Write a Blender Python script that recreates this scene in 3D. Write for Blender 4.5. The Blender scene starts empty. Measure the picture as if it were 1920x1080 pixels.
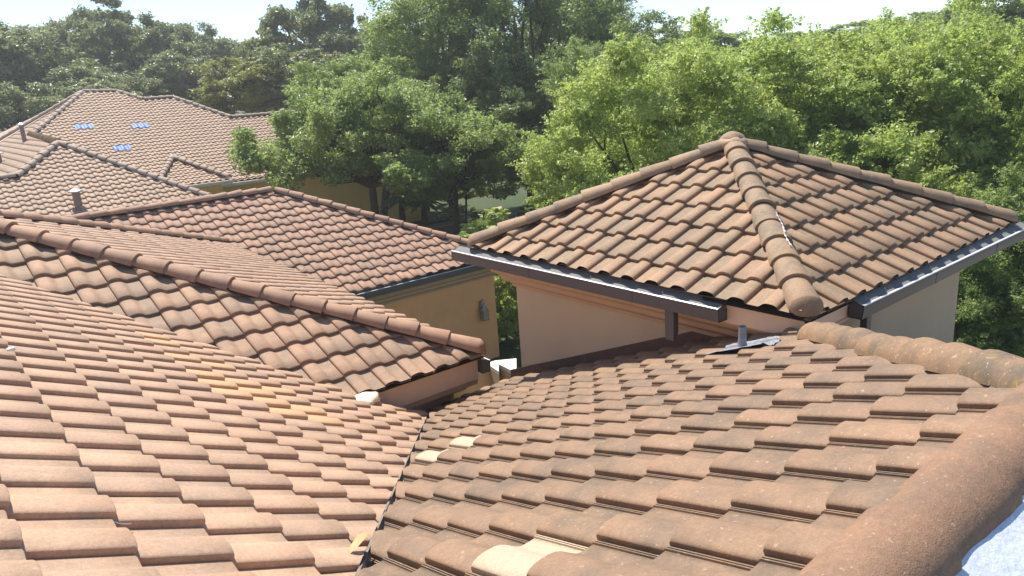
import bpy, bmesh, math, random
import numpy as np
from mathutils import Vector, Matrix

# ------------------------------------------------------------------ camera, sky, sun
scene = bpy.context.scene
COL = scene.collection
CAMZ = 7.0                                    # the photographer's eye above the garden
F = 1410.58                                   # focal length in pixels of a 1920 wide picture
FW = np.array([0.601, 0.754, -0.264]); RT = np.array([0.769, -0.636, -0.066]); UP = np.array([0.218, 0.163, 0.962])
FW /= np.linalg.norm(FW); RT -= FW * (RT @ FW); RT /= np.linalg.norm(RT); UP = np.cross(RT, FW)
cd = bpy.data.cameras.new('camera'); cam = bpy.data.objects.new('camera', cd); COL.objects.link(cam)
cd.sensor_width = 36.0; cd.lens = F / 1920 * 36; cd.clip_start = 0.05; cd.clip_end = 2000
cam.matrix_world = Matrix(((RT[0], UP[0], -FW[0], 0), (RT[1], UP[1], -FW[1], 0), (RT[2], UP[2], -FW[2], CAMZ), (0, 0, 0, 1)))
scene.camera = cam
SUN_EL, SUN_AZ = math.radians(60), math.radians(84)        # azimuth counted from +x towards +y
w = bpy.data.worlds.new('World'); scene.world = w; w.use_nodes = True
nt = w.node_tree; bg = nt.nodes['Background']
sky = nt.nodes.new('ShaderNodeTexSky'); sky.sky_type = 'NISHITA'; sky.sun_disc = False
sky.sun_elevation = SUN_EL; sky.sun_rotation = math.pi / 2 - SUN_AZ
sky.air_density = 0.75; sky.dust_density = 0.1; sky.ozone_density = 0.6
nt.links.new(sky.outputs[0], bg.inputs[0]); bg.inputs[1].default_value = 0.10
sd = bpy.data.lights.new('sun', 'SUN'); sd.energy = 3.9; sd.angle = math.radians(0.5); sd.color = (1.0, 0.94, 0.83)
so = bpy.data.objects.new('sun', sd); COL.objects.link(so)
sv = Vector((math.cos(SUN_EL) * math.cos(SUN_AZ), math.cos(SUN_EL) * math.sin(SUN_AZ), math.sin(SUN_EL)))
so.rotation_euler = sv.to_track_quat('Z', 'Y').to_euler(); so.location = (0, 0, 60)
vs = scene.view_settings
vs.view_transform = 'Standard'; vs.look = 'None'; vs.exposure = 1.05; vs.gamma = 1.0
scene.cycles.max_bounces = 8; scene.cycles.diffuse_bounces = 6; scene.cycles.transparent_max_bounces = 6

rng = np.random.default_rng(7); random.seed(7)
V3 = lambda *a: np.array(a, float)
def at(px, py, depth):                        # a point of the place, DEPTH metres in front of the eye
    d = FW + RT * (px - 960) / F - UP * (py - 540) / F
    return d * depth + V3(0, 0, CAMZ)
def unit(v): v = np.asarray(v, float); return v / np.linalg.norm(v)

# ------------------------------------------------------------------ materials
def mat(name):
    m = bpy.data.materials.new(name); m.use_nodes = True
    return m, m.node_tree.nodes, m.node_tree.links, m.node_tree.nodes['Principled BSDF']
def N(nodes, typ, **kw):
    n = nodes.new(typ)
    for k, v in kw.items():
        if k in n.bl_rna.properties.keys() and k not in n.inputs: setattr(n, k, v)
        else: n.inputs[k].default_value = v
    return n
def rgba(c): return (c[0], c[1], c[2], 1)
def mixc(nodes, links, fac, a, b, mode='MIX'):
    n = nodes.new('ShaderNodeMix'); n.data_type = 'RGBA'; n.blend_type = mode
    for s, v in ((0, fac), (6, a), (7, b)):
        if hasattr(v, 'is_output'): links.new(v, n.inputs[s])
        else: n.inputs[s].default_value = rgba(v) if s else v
    return n.outputs[2]
def ramp(nodes, links, src, lo, hi):
    n = nodes.new('ShaderNodeMapRange'); n.inputs[1].default_value = lo; n.inputs[2].default_value = hi
    links.new(src, n.inputs[0]); return n.outputs[0]
def noise(nodes, links, vec, scale, detail=3, rough=.55):
    n = nodes.new('ShaderNodeTexNoise'); n.inputs['Scale'].default_value = scale
    n.inputs['Detail'].default_value = detail; n.inputs['Roughness'].default_value = rough
    if vec: links.new(vec, n.inputs['Vector'])
    return n.outputs[0]

def tile_mat(name, c1, c2, dark, moss=.35, ochre=.0, fleck=.5, rough=.75, bump=.35):
    m, n, l, p = mat(name)
    g = n.new('ShaderNodeNewGeometry'); pos = g.outputs['Position']
    at_ = n.new('ShaderNodeAttribute'); at_.attribute_name = 'tint'
    sep = n.new('ShaderNodeSeparateColor'); l.new(at_.outputs['Color'], sep.inputs[0])
    r1, r2, code = sep.outputs[0], sep.outputs[1], sep.outputs[2]
    big = noise(n, l, pos, 1.3, 3); med = noise(n, l, pos, 7, 4, .6); fine = noise(n, l, pos, 60, 5, .7); vf = noise(n, l, pos, 220, 2, .6)
    add = n.new('ShaderNodeMath'); add.operation = 'MULTIPLY_ADD'; l.new(r1, add.inputs[0]); add.inputs[1].default_value = .75
    l.new(ramp(n, l, big, .35, .65), add.inputs[2])
    half = n.new('ShaderNodeMath'); half.operation = 'MULTIPLY'; half.use_clamp = True; l.new(add.outputs[0], half.inputs[0]); half.inputs[1].default_value = .6
    col = mixc(n, l, half.outputs[0], c1, c2)
    # weathering: grey-brown patches, more of them on some tiles
    ms = n.new('ShaderNodeMath'); ms.operation = 'MULTIPLY_ADD'; l.new(r2, ms.inputs[0]); ms.inputs[1].default_value = .22
    pn = n.new('ShaderNodeMath'); pn.operation = 'MULTIPLY_ADD'; l.new(at_.outputs['Alpha'], pn.inputs[0]); pn.inputs[1].default_value = .13; l.new(med, pn.inputs[2]); l.new(pn.outputs[0], ms.inputs[2])
    mf = n.new('ShaderNodeMath'); mf.operation = 'MULTIPLY'; l.new(ramp(n, l, ms.outputs[0], .5, .85), mf.inputs[0]); mf.inputs[1].default_value = moss * 1.6
    mf.use_clamp = True
    col = mixc(n, l, mf.outputs[0], col, dark)
    if ochre > 0:
        oc = noise(n, l, pos, 11, 5, .7)
        of = n.new('ShaderNodeMath'); of.operation = 'MULTIPLY'; l.new(ramp(n, l, oc, .52, .68), of.inputs[0]); of.inputs[1].default_value = ochre
        col = mixc(n, l, of.outputs[0], col, (.36, .20, .055))
    # special tiles: 0.5 newer orange ones, 1 cream ones
    isor = n.new('ShaderNodeMath'); isor.operation = 'COMPARE'; l.new(code, isor.inputs[0]); isor.inputs[1].default_value = .5; isor.inputs[2].default_value = .2
    iscr = n.new('ShaderNodeMath'); iscr.operation = 'GREATER_THAN'; l.new(code, iscr.inputs[0]); iscr.inputs[1].default_value = .8
    col = mixc(n, l, isor.outputs[0], col, (.56, .345, .195)); col = mixc(n, l, iscr.outputs[0], col, (.46, .365, .26))
    # sandy grain and pale lichen flecks
    gr = n.new('ShaderNodeMapRange'); gr.inputs[1].default_value = .3; gr.inputs[2].default_value = .7; gr.inputs[3].default_value = .85; gr.inputs[4].default_value = 1.13
    l.new(fine, gr.inputs[0])
    g2 = n.new('ShaderNodeMapRange'); g2.inputs[1].default_value = .3; g2.inputs[2].default_value = .7; g2.inputs[3].default_value = .88; g2.inputs[4].default_value = 1.12; l.new(vf, g2.inputs[0])
    gm = n.new('ShaderNodeMath'); gm.operation = 'MULTIPLY'; l.new(gr.outputs[0], gm.inputs[0]); l.new(g2.outputs[0], gm.inputs[1]); gr = gm
    comb = n.new('ShaderNodeCombineColor'); [l.new(gr.outputs[0], comb.inputs[i]) for i in range(3)]
    col = mixc(n, l, 1.0, col, comb.outputs[0], 'MULTIPLY')
    fl = noise(n, l, pos, 55, 2, .5)
    ff = n.new('ShaderNodeMath'); ff.operation = 'MULTIPLY'; l.new(ramp(n, l, fl, .66, .72), ff.inputs[0]); ff.inputs[1].default_value = fleck
    col = mixc(n, l, ff.outputs[0], col, (.58, .47, .36))
    l.new(col, p.inputs['Base Color']); p.inputs['Roughness'].default_value = rough
    p.inputs['Specular IOR Level'].default_value = .35
    bsum = n.new('ShaderNodeMath'); bsum.operation = 'MULTIPLY_ADD'; l.new(vf, bsum.inputs[0]); bsum.inputs[1].default_value = .5; l.new(fine, bsum.inputs[2])
    b = n.new('ShaderNodeBump'); b.inputs['Strength'].default_value = bump; b.inputs['Distance'].default_value = .006
    l.new(bsum.outputs[0], b.inputs['Height']); l.new(b.outputs[0], p.inputs['Normal'])
    return m
def plain(name, c, rough=.6, metal=0.0, var=.12, scale=6, bump=.0, spec=.4, bscale=90, streak=0):
    m, n, l, p = mat(name)
    g = n.new('ShaderNodeNewGeometry'); pos = g.outputs['Position']
    f = noise(n, l, pos, scale, 4, .6)
    col = mixc(n, l, ramp(n, l, f, .3, .7), [x * (1 - var) for x in c], [min(1, x * (1 + var)) for x in c])
    if streak:                                 # rain streaks running down a wall, and fine trowel grain
        mp = n.new('ShaderNodeMapping'); mp.inputs['Scale'].default_value = (2.3, 2.3, .25); l.new(pos, mp.inputs['Vector'])
        k = n.new('ShaderNodeMath'); k.operation = 'MULTIPLY'; k.inputs[1].default_value = streak
        l.new(ramp(n, l, noise(n, l, mp.outputs[0], 1.0, 5, .65), .48, .75), k.inputs[0])
        col = mixc(n, l, k.outputs[0], col, [x * .55 for x in c])
        k2 = n.new('ShaderNodeMath'); k2.operation = 'MULTIPLY'; k2.inputs[1].default_value = streak * .6
        l.new(ramp(n, l, noise(n, l, pos, 45, 4, .7), .4, .65), k2.inputs[0]); col = mixc(n, l, k2.outputs[0], col, [x * .8 for x in c])
    l.new(col, p.inputs['Base Color']); p.inputs['Roughness'].default_value = rough; p.inputs['Metallic'].default_value = metal
    p.inputs['Specular IOR Level'].default_value = spec
    if bump:
        b = n.new('ShaderNodeBump'); b.inputs['Strength'].default_value = bump; b.inputs['Distance'].default_value = .01
        l.new(noise(n, l, pos, bscale, 4, .6), b.inputs['Height']); l.new(b.outputs[0], p.inputs['Normal'])
    return m
def leaf_mat(name, dark, light, trans=.35, gloss=.42):
    m, n, l, p = mat(name)
    a = n.new('ShaderNodeAttribute'); a.attribute_name = 'tint'
    sep = n.new('ShaderNodeSeparateColor'); l.new(a.outputs['Color'], sep.inputs[0])
    g = n.new('ShaderNodeNewGeometry')
    col = mixc(n, l, sep.outputs[0], dark, light)
    hue = ramp(n, l, noise(n, l, g.outputs['Position'], .45, 4, .65), .42, .66)     # whole sprays lean olive
    k = n.new('ShaderNodeMath'); k.operation = 'MULTIPLY'; l.new(hue, k.inputs[0]); k.inputs[1].default_value = .55
    col = mixc(n, l, k.outputs[0], col, [light[0] * .95, light[1] * .80, light[2] * .75])
    yl = n.new('ShaderNodeMath'); yl.operation = 'GREATER_THAN'; l.new(sep.outputs[1], yl.inputs[0]); yl.inputs[1].default_value = .97
    col = mixc(n, l, yl.outputs[0], col, [min(.5, light[0] * 1.9), light[1] * 1.25, light[2] * .8])
    l.new(col, p.inputs['Base Color']); p.inputs['Roughness'].default_value = gloss; p.inputs['Specular IOR Level'].default_value = .5
    t = n.new('ShaderNodeBsdfTranslucent')
    tc = mixc(n, l, .6, col, [light[0] * 1.35, light[1] * 1.35, light[2] * .8]); l.new(tc, t.inputs[0])
    mx = n.new('ShaderNodeMixShader'); mx.inputs[0].default_value = trans
    l.new(p.outputs[0], mx.inputs[1]); l.new(t.outputs[0], mx.inputs[2])
    l.new(mx.outputs[0], n['Material Output'].inputs[0])
    return m

M = {}
M['tileA'] = tile_mat('terracotta_pink', (0.534, 0.342, 0.226), (0.435, 0.271, 0.178), (0.286, 0.220, 0.165), moss=.30, fleck=.30, rough=.62)
M['tileB'] = tile_mat('terracotta_brown', (0.309, 0.189, 0.114), (0.232, 0.147, 0.095), (0.137, 0.105, 0.075), moss=.45, fleck=.3, rough=.68)
M['tileC'] = tile_mat('terracotta_tan', (0.487, 0.300, 0.192), (0.399, 0.245, 0.160), (0.238, 0.188, 0.141), moss=.40, fleck=.40)
M['tileD'] = tile_mat('terracotta_red', (0.464, 0.270, 0.178), (0.357, 0.208, 0.142), (0.238, 0.177, 0.138), moss=.35, fleck=.25)
M['tileP'] = tile_mat('terracotta_mossy', (0.400, 0.246, 0.149), (0.314, 0.195, 0.125), (0.191, 0.158, 0.112), moss=.42, ochre=.14, fleck=.5)
M['tileE'] = tile_mat('tile_grey_tan', (0.490, 0.345, 0.244), (0.417, 0.287, 0.203), (0.280, 0.207, 0.154), moss=.35, fleck=.15)
M['capA'] = tile_mat('ridge_terracotta', (0.464, 0.270, 0.174), (0.356, 0.210, 0.138), (0.227, 0.168, 0.127), moss=.4, fleck=.4)
M['capP'] = tile_mat('ridge_mossy', (0.389, 0.259, 0.162), (0.302, 0.198, 0.127), (0.162, 0.138, 0.103), moss=.5, ochre=.45, fleck=.55)
M['capF'] = tile_mat('ridge_lichen', (0.30, 0.18, 0.10), (0.23, 0.145, 0.09), (0.120, 0.096, 0.069), moss=.6, ochre=.45, fleck=.5)
M['capN'] = tile_mat('ridge_worn', (0.294, 0.174, 0.108), (0.251, 0.142, 0.090), (0.164, 0.111, 0.077), moss=.5, ochre=.15, fleck=.3, bump=.6)
M['capE'] = tile_mat('ridge_grey', (0.442, 0.332, 0.256), (0.377, 0.280, 0.219), (0.286, 0.227, 0.188), moss=.4, fleck=.2)
M['bed'] = plain('dark_mortar', (.05, .035, .03), .9)
M['stucco'] = plain('stucco_tan', (.55, .445, .315), .9, var=.06, scale=1.2, streak=.14, bump=.25, bscale=140)
M['stuccoD'] = plain('stucco_ochre', (.84, .44, .205), .9, var=.06, scale=1.2, streak=.14, bump=.25, bscale=140)
M['trim'] = plain('stucco_trim', (.50, .345, .23), .85, var=.05, scale=2, streak=.14, bump=.12, bscale=120)
M['fascia'] = plain('fascia_paint', (.74, .54, .385), .7, var=.07, scale=3)
M['gutter'] = plain('gutter_bronze', (.105, .098, .10), .5, .08, var=.06, scale=8)
M['yellow'] = plain('stucco_yellow', (.95, .66, .26), .9, var=.05, scale=1, streak=.14)
M['whiteg'] = plain('gutter_cream', (.88, .82, .74), .5, var=.05)
M['cap'] = plain('wall_cap_sunlit_white', (.78, .74, .68), .8, var=.03)
M['lead'] = plain('lead_grey', (.235, .25, .28), .55, .2, var=.25, scale=25, bump=.5, bscale=60)
M['galv'] = plain('valley_metal', (.22, .19, .165), .6, .3, var=.3, scale=18)
M['foil'] = plain('silver_foil', (.60, .64, .72), .34, .25, var=.05, scale=10, bump=.9, bscale=26)
M['blue'] = plain('blue_plastic', (.06, .22, .74), .6, var=.35, scale=8, bump=.6, bscale=14)
M['white'] = plain('white_bits', (.75, .72, .68), .8)
M['mortar'] = plain('cream_mortar', (.74, .63, .48), .95, var=.1, scale=20, bump=.8, bscale=45)
M['mortarT'] = plain('tan_mortar', (.46, .32, .21), .95, var=.2, scale=20, bump=.8, bscale=45)
M['pipe'] = plain('pipe_brown', (.26, .19, .16), .6)
M['tin'] = plain('tin_cap', (.55, .56, .58), .35, .8)
M['iron'] = plain('lantern_iron', (.36, .34, .31), .5, .5)
M['bark'] = plain('bark', (.085, .065, .05), .95, var=.35, scale=9, bump=.6, bscale=30)
M['dryleaf'] = plain('dry_leaf_tan', (.52, .33, .16), .7)
M['soil'] = plain('path_clay', (.42, .25, .16), .95, var=.15, scale=2)
M['pave'] = plain('pale_paving', (.55, .52, .48), .9, var=.1, scale=1)
M['fleaf'] = leaf_mat('leaf_palm', (.09, .14, .03), (.22, .25, .07), .3)
M['lnear'] = leaf_mat('leaf_light', (.235, .315, .085), (.455, .545, .195), 0.5, .40)
M['lmid'] = leaf_mat('leaf_mid', (.14, .22, .08), (.32, .41, .165), 0.55, .40)
M['ldark'] = leaf_mat('leaf_dark', (.105, .165, .07), (.24, .32, .125), 0.45, .40)
M['loak'] = leaf_mat('leaf_oak', (.115, .155, .08), (.26, .31, .155), 0.42, .40)
M['lolive'] = leaf_mat('leaf_olive', (0.15, 0.175, 0.055), (0.32, 0.345, 0.11), 0.45, .40)
def grass_mat():
    m, n, l, p = mat('garden_ground')
    g = n.new('ShaderNodeNewGeometry'); pos = g.outputs['Position']
    c = mixc(n, l, ramp(n, l, noise(n, l, pos, .25, 5), .4, .6), (.045, .085, .02), (.075, .105, .03))
    c = mixc(n, l, ramp(n, l, noise(n, l, pos, 8, 4), .3, .7), c, (.03, .04, .015))
    l.new(c, p.inputs['Base Color']); p.inputs['Roughness'].default_value = .95
    return m
M['ground'] = grass_mat()

# ------------------------------------------------------------------ object helpers
LOC = {}                                       # world position of every Empty
def thing(name, label, cat, loc=(0, 0, 0), group=None):
    o = bpy.data.objects.new(name, None); COL.objects.link(o); o.location = loc; o.empty_display_size = .2
    o['label'] = label; o['category'] = cat
    if group: o['group'] = group
    LOC[o.name] = V3(*loc); return o
def base_of(o):
    b = V3(0, 0, 0)
    while o: b = b + V3(*o.location); o = o.parent
    return b
def link(name, me, m, parent=None, label=None, cat=None, kind=None, group=None):
    """one mesh object from world coordinates; its origin sits with its parent"""
    o = bpy.data.objects.new(name, me); COL.objects.link(o)
    for k in (m if isinstance(m, (list, tuple)) else [m]): me.materials.append(k)
    if parent is not None:
        b = base_of(parent); o.parent = parent
        me.transform(Matrix.Translation(Vector(-b)))
    elif kind is None:
        co = np.empty(len(me.vertices) * 3); me.vertices.foreach_get('co', co); co = co.reshape(-1, 3)
        b = (co.min(0) + co.max(0)) / 2; b[2] = co[:, 2].min()
        me.transform(Matrix.Translation(Vector(-b))); o.location = b
    if label: o['label'] = label
    if cat: o['category'] = cat
    if kind: o['kind'] = kind
    if group: o['group'] = group
    return o
def np_mesh(name, verts, faces, smooth=None, tint=None, mi=None):
    """faces: (n,4) int array (quads) or list"""
    me = bpy.data.meshes.new(name); verts = np.asarray(verts, np.float32)
    faces = np.asarray(faces, np.int32); nf, k = faces.shape
    me.vertices.add(len(verts)); me.vertices.foreach_set('co', verts.ravel())
    me.loops.add(nf * k); me.loops.foreach_set('vertex_index', faces.ravel())
    me.polygons.add(nf); me.polygons.foreach_set('loop_start', np.arange(nf, dtype=np.int32) * k)
    me.polygons.foreach_set('loop_total', np.full(nf, k, np.int32))
    if smooth is not None: me.polygons.foreach_set('use_smooth', np.broadcast_to(smooth, nf).astype(bool))
    if mi is not None: me.polygons.foreach_set('material_index', np.asarray(mi, np.int32))
    if tint is not None:
        at_ = me.attributes.new('tint', 'FLOAT_COLOR', 'FACE'); at_.data.foreach_set('color', np.asarray(tint, np.float32).ravel())
    me.update(calc_edges=True); me.validate(); return me

class MB:                                      # collects plain shapes into one mesh
    def __init__(s): s.v = []; s.f = []; s.sm = []
    def add(s, vs, fs, smooth=False):
        k = len(s.v); s.v += [tuple(map(float, v)) for v in vs]
        for f in fs: s.f.append([i + k for i in f]); s.sm.append(smooth)
        return s
    def box(s, a, b):
        (x0, y0, z0), (x1, y1, z1) = a, b
        return s.hexa([(x0, y0, z0), (x1, y0, z0), (x1, y1, z0), (x0, y1, z0), (x0, y0, z1), (x1, y0, z1), (x1, y1, z1), (x0, y1, z1)])
    def hexa(s, v): return s.add(v, [(3, 2, 1, 0), (4, 5, 6, 7), (0, 1, 5, 4), (1, 2, 6, 5), (2, 3, 7, 6), (3, 0, 4, 7)])
    def sweep(s, prof, P0, P1, out, up=(0, 0, 1), caps=True, smooth=False):
        """closed profile [(outward, upward)...] carried from P0 to P1"""
        P0, P1, out, up = map(lambda q: np.asarray(q, float), (P0, P1, out, up)); n = len(prof)
        vs = [P0 + out * a + up * b for a, b in prof] + [P1 + out * a + up * b for a, b in prof]
        fs = [(i, (i + 1) % n, n + (i + 1) % n, n + i) for i in range(n)]
        if caps: fs += [tuple(range(n))[::-1], tuple(range(n, 2 * n))]
        return s.add(vs, fs, smooth)
    def ring_sweep(s, prof, corners, outs):
        """closed profile carried round a closed or open plan polyline with mitred corners; outs: outward mitre vectors"""
        n = len(prof); vs = []
        for c, o in zip(corners, outs):
            for a, b in prof: vs.append((c[0] + o[0] * a, c[1] + o[1] * a, c[2] + b))
        fs = []
        for k in range(len(corners) - 1):
            for i in range(n): fs.append((k * n + i, k * n + (i + 1) % n, (k + 1) * n + (i + 1) % n, (k + 1) * n + i))
        m = (len(corners) - 1) * n
        fs += [tuple(range(n))[::-1], tuple(range(m, m + n))]
        return s.add(vs, fs)
    def tube(s, pts, rad, seg=8, caps=True):
        pts = [np.asarray(p, float) for p in pts]; n = len(pts); vs = []
        rad = [rad] * n if np.isscalar(rad) else rad
        for i, p in enumerate(pts):
            t = unit(pts[min(i + 1, n - 1)] - pts[max(i - 1, 0)])
            a = unit(np.cross(t, V3(0, 0, 1) if abs(t[2]) < .9 else V3(1, 0, 0))); b = np.cross(t, a)
            for k in range(seg):
                q = 2 * math.pi * k / seg; vs.append(p + rad[i] * (a * math.cos(q) + b * math.sin(q)))
        fs = [(i * seg + k, i * seg + (k + 1) % seg, (i + 1) * seg + (k + 1) % seg, (i + 1) * seg + k) for i in range(n - 1) for k in range(seg)]
        s.add(vs, fs, True)
        if caps: s.add(vs[:seg], [tuple(range(seg))[::-1]]); s.add(vs[-seg:], [tuple(range(seg))])
        return s
    def mesh(s, name):
        me = bpy.data.meshes.new(name); me.from_pydata(s.v, [], s.f); me.update()
        me.polygons.foreach_set('use_smooth', s.sm)
        bm = bmesh.new(); bm.from_mesh(me); bmesh.ops.recalc_face_normals(bm, faces=bm.faces); bm.to_mesh(me); bm.free()
        return me
    def build(s, name, m, parent=None, bevel=0, **kw):
        o = link(name, s.mesh(name), m, parent, **kw)
        if bevel:
            b = o.modifiers.new('bevel', 'BEVEL'); b.width = bevel; b.segments = 2; b.limit_method = 'ANGLE'
        return o

# ------------------------------------------------------------------ tiled slopes
BH, PT, TT = .056, .037, .0355                  # barrel height, rise from tile to tile, tile thickness
def profile(fine, ribs=False, bw=.64, bh=.056):
    """S tile seen in section: (position across the tile 0..1, height, smooth to the next point); a free edge at 0, barrel to BW, then pan"""
    cr = bw * .42
    def h(x):
        if x < cr: return .029 + (bh - .029) * max(0, 1 - ((cr - x) / (cr - .015)) ** 2.6) ** .6
        if x < bw: return .007 + (bh - .007) * (.5 + .5 * math.cos(math.pi * ((x - cr) / (bw - cr)) ** 1.35))
        return .007 + .004 * ((x - bw) / (1 - bw)) ** 2
    ts_ = {2: [0, .012, .04, .09, .16, .25, .34, .42, .50, .58, .66, .73, .80, .87, .94, 1], 1: [0, .04, .12, .25, .42, .56, .68, .80, .90, 1], 0: [0, .07, .22, .42, .60, .76, .90, 1]}[fine]
    xs = [.015 + (bw - .015) * q for q in ts_] + ([bw + (1 - bw) * .35] if fine else [])
    pts = [(0.0, .002, False), (.0149, .002, False)] + [(x, h(x), True) for x in xs]
    if ribs: pts += [(.93, .009, False), (.932, .016, False), (.948, .016, False), (.950, .009, False), (.965, .009, False), (.967, .016, False), (.985, .016, False), (.987, .006, False), (1.0, .006, False)]
    else: pts += [(1.0, .011, False)]
    return pts
def tile_slope(name, parent, m, o, c, s, W, E, polys, fine=1, jit=.75, special=None, label=None, seed=1, deck=True, ribs=False, bw=.64, bh=.056):
    """one slope of S tiles: O grid origin at a butt line, C along the eave, S up the slope; POLYS convex outlines (world points)"""
    r = np.random.default_rng(seed)
    o = V3(*o) + V3(0, 0, CAMZ); c = unit(c); s = unit(s); n = np.cross(c, s); n = n if n[2] > 0 else -n; n = unit(n)
    pr = profile(fine, ribs, bw, bh); K = len(pr); px = np.array([p[0] for p in pr]); ph = np.array([p[1] for p in pr]); psm = np.array([p[2] for p in pr])
    if fine: rows = [(.004, -TT), (0.0, -.007), (.0, -.007), (.008, 0.0), (E * .5, 0.0), (E + .04, 0.0)]
    else: rows = [(.003, -TT), (0.0, 0.0), (.0, 0.0), (E + .03, 0.0)]
    R = len(rows); big = bmesh.new(); me_all = []
    for poly in polys:
        q = [V3(*p) + V3(0, 0, CAMZ) - o for p in poly]; uv = np.array([(a @ c, a @ s) for a in q])
        if np.sum(uv[:, 0] * np.roll(uv[:, 1], -1) - np.roll(uv[:, 0], -1) * uv[:, 1]) < 0: uv = uv[::-1]
        i0, j0 = np.floor(uv.min(0) / [W, E]).astype(int) - 1; i1, j1 = np.ceil(uv.max(0) / [W, E]).astype(int) + 1
        ij = np.array([(i, j) for j in range(j0, j1) for i in range(i0, i1)])
        ctr = (ij + .5) * [W, E]; keep = np.ones(len(ij), bool)
        for a, b in zip(uv, np.roll(uv, -1, 0)):
            d = unit(b - a); nn = np.array([-d[1], d[0]]); keep &= (ctr - a) @ nn > -.42
        ij = ij[keep]; T = len(ij)
        if not T: continue
        du = r.normal(0, .0016, T) * jit; dv = r.normal(0, .0040, T) * jit - (r.random(T) < .03) * r.random(T) * .022; dz = np.abs(r.normal(0, .0022, T)) * jit; rot = r.normal(0, .006, T) * jit; tl = r.normal(0, .003, T) * jit
        v = np.zeros((T, R, K, 3))
        for k, (rv, rz) in enumerate(rows):
            U = px * W; Vv = np.full(K, rv)
            hh = ph * (1.0 if W < .4 else 1.0)
            zz = hh + PT * (1 - rv / E) + rz
            v[:, k, :, 0] = ij[:, :1] * W + U + du[:, None] - rot[:, None] * (rv - E / 2)
            v[:, k, :, 1] = ij[:, 1:] * E + Vv + dv[:, None] + rot[:, None] * (U - W / 2)
            v[:, k, :, 2] = zz + dz[:, None] + tl[:, None] * (px - .5)
        P = o + v[..., 0:1] * c + v[..., 1:2] * s + v[..., 2:3] * n
        pairs = [(0, 1)] + [(k, k + 1) for k in range(2, R - 1)]
        fs = []; sm = []
        for a, b in pairs:
            for k in range(K - 1): fs.append((a * K + k, a * K + k + 1, b * K + k + 1, b * K + k)); sm.append(bool(psm[k]) and a > 0)
        fs = np.array(fs); off = (np.arange(T) * R * K)[:, None, None]
        F_ = (fs[None] + off).reshape(-1, 4); SM = np.tile(sm, T)
        t = np.zeros((T, 4)); t[:, 0] = r.random(T); t[:, 1] = r.random(T)
        if special:
            for (a, b), code in special.items(): t[(ij[:, 0] == a) & (ij[:, 1] == b), 2] = code
        TT_ = np.repeat(t, len(fs), 0); pan = np.array([1.0 if bw * .84 < (px[k] + px[k + 1]) / 2 else (.5 if bw * .7 < (px[k] + px[k + 1]) / 2 else 0) for _ in pairs for k in range(K - 1)]); TT_[:, 3] = np.tile(pan, T)
        me = np_mesh(name, P.reshape(-1, 3), F_, SM, TT_)
        bm = bmesh.new(); bm.from_mesh(me); bpy.data.meshes.remove(me)
        for a, b in zip(uv, np.roll(uv, -1, 0)):
            d = unit(b - a); nn = np.array([-d[1], d[0]])
            pc = o + c * a[0] + s * a[1]; nv = c * nn[0] + s * nn[1]
            bmesh.ops.bisect_plane(bm, geom=bm.verts[:] + bm.edges[:] + bm.faces[:], dist=1e-5, plane_co=pc, plane_no=nv, clear_inner=True)
        me = bpy.data.meshes.new(name); bm.to_mesh(me); bm.free(); big.from_mesh(me); bpy.data.meshes.remove(me)
        if deck:
            vs_ = [big.verts.new(o + c * a[0] + s * a[1] - n * .02) for a in uv]; f = big.faces.new(vs_); f.material_index = 1
    me = bpy.data.meshes.new(name); big.to_mesh(me); big.free()
    ob = link(name, me, [m, M['bed']], parent)
    if label: ob['label'] = label
    return ob

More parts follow.
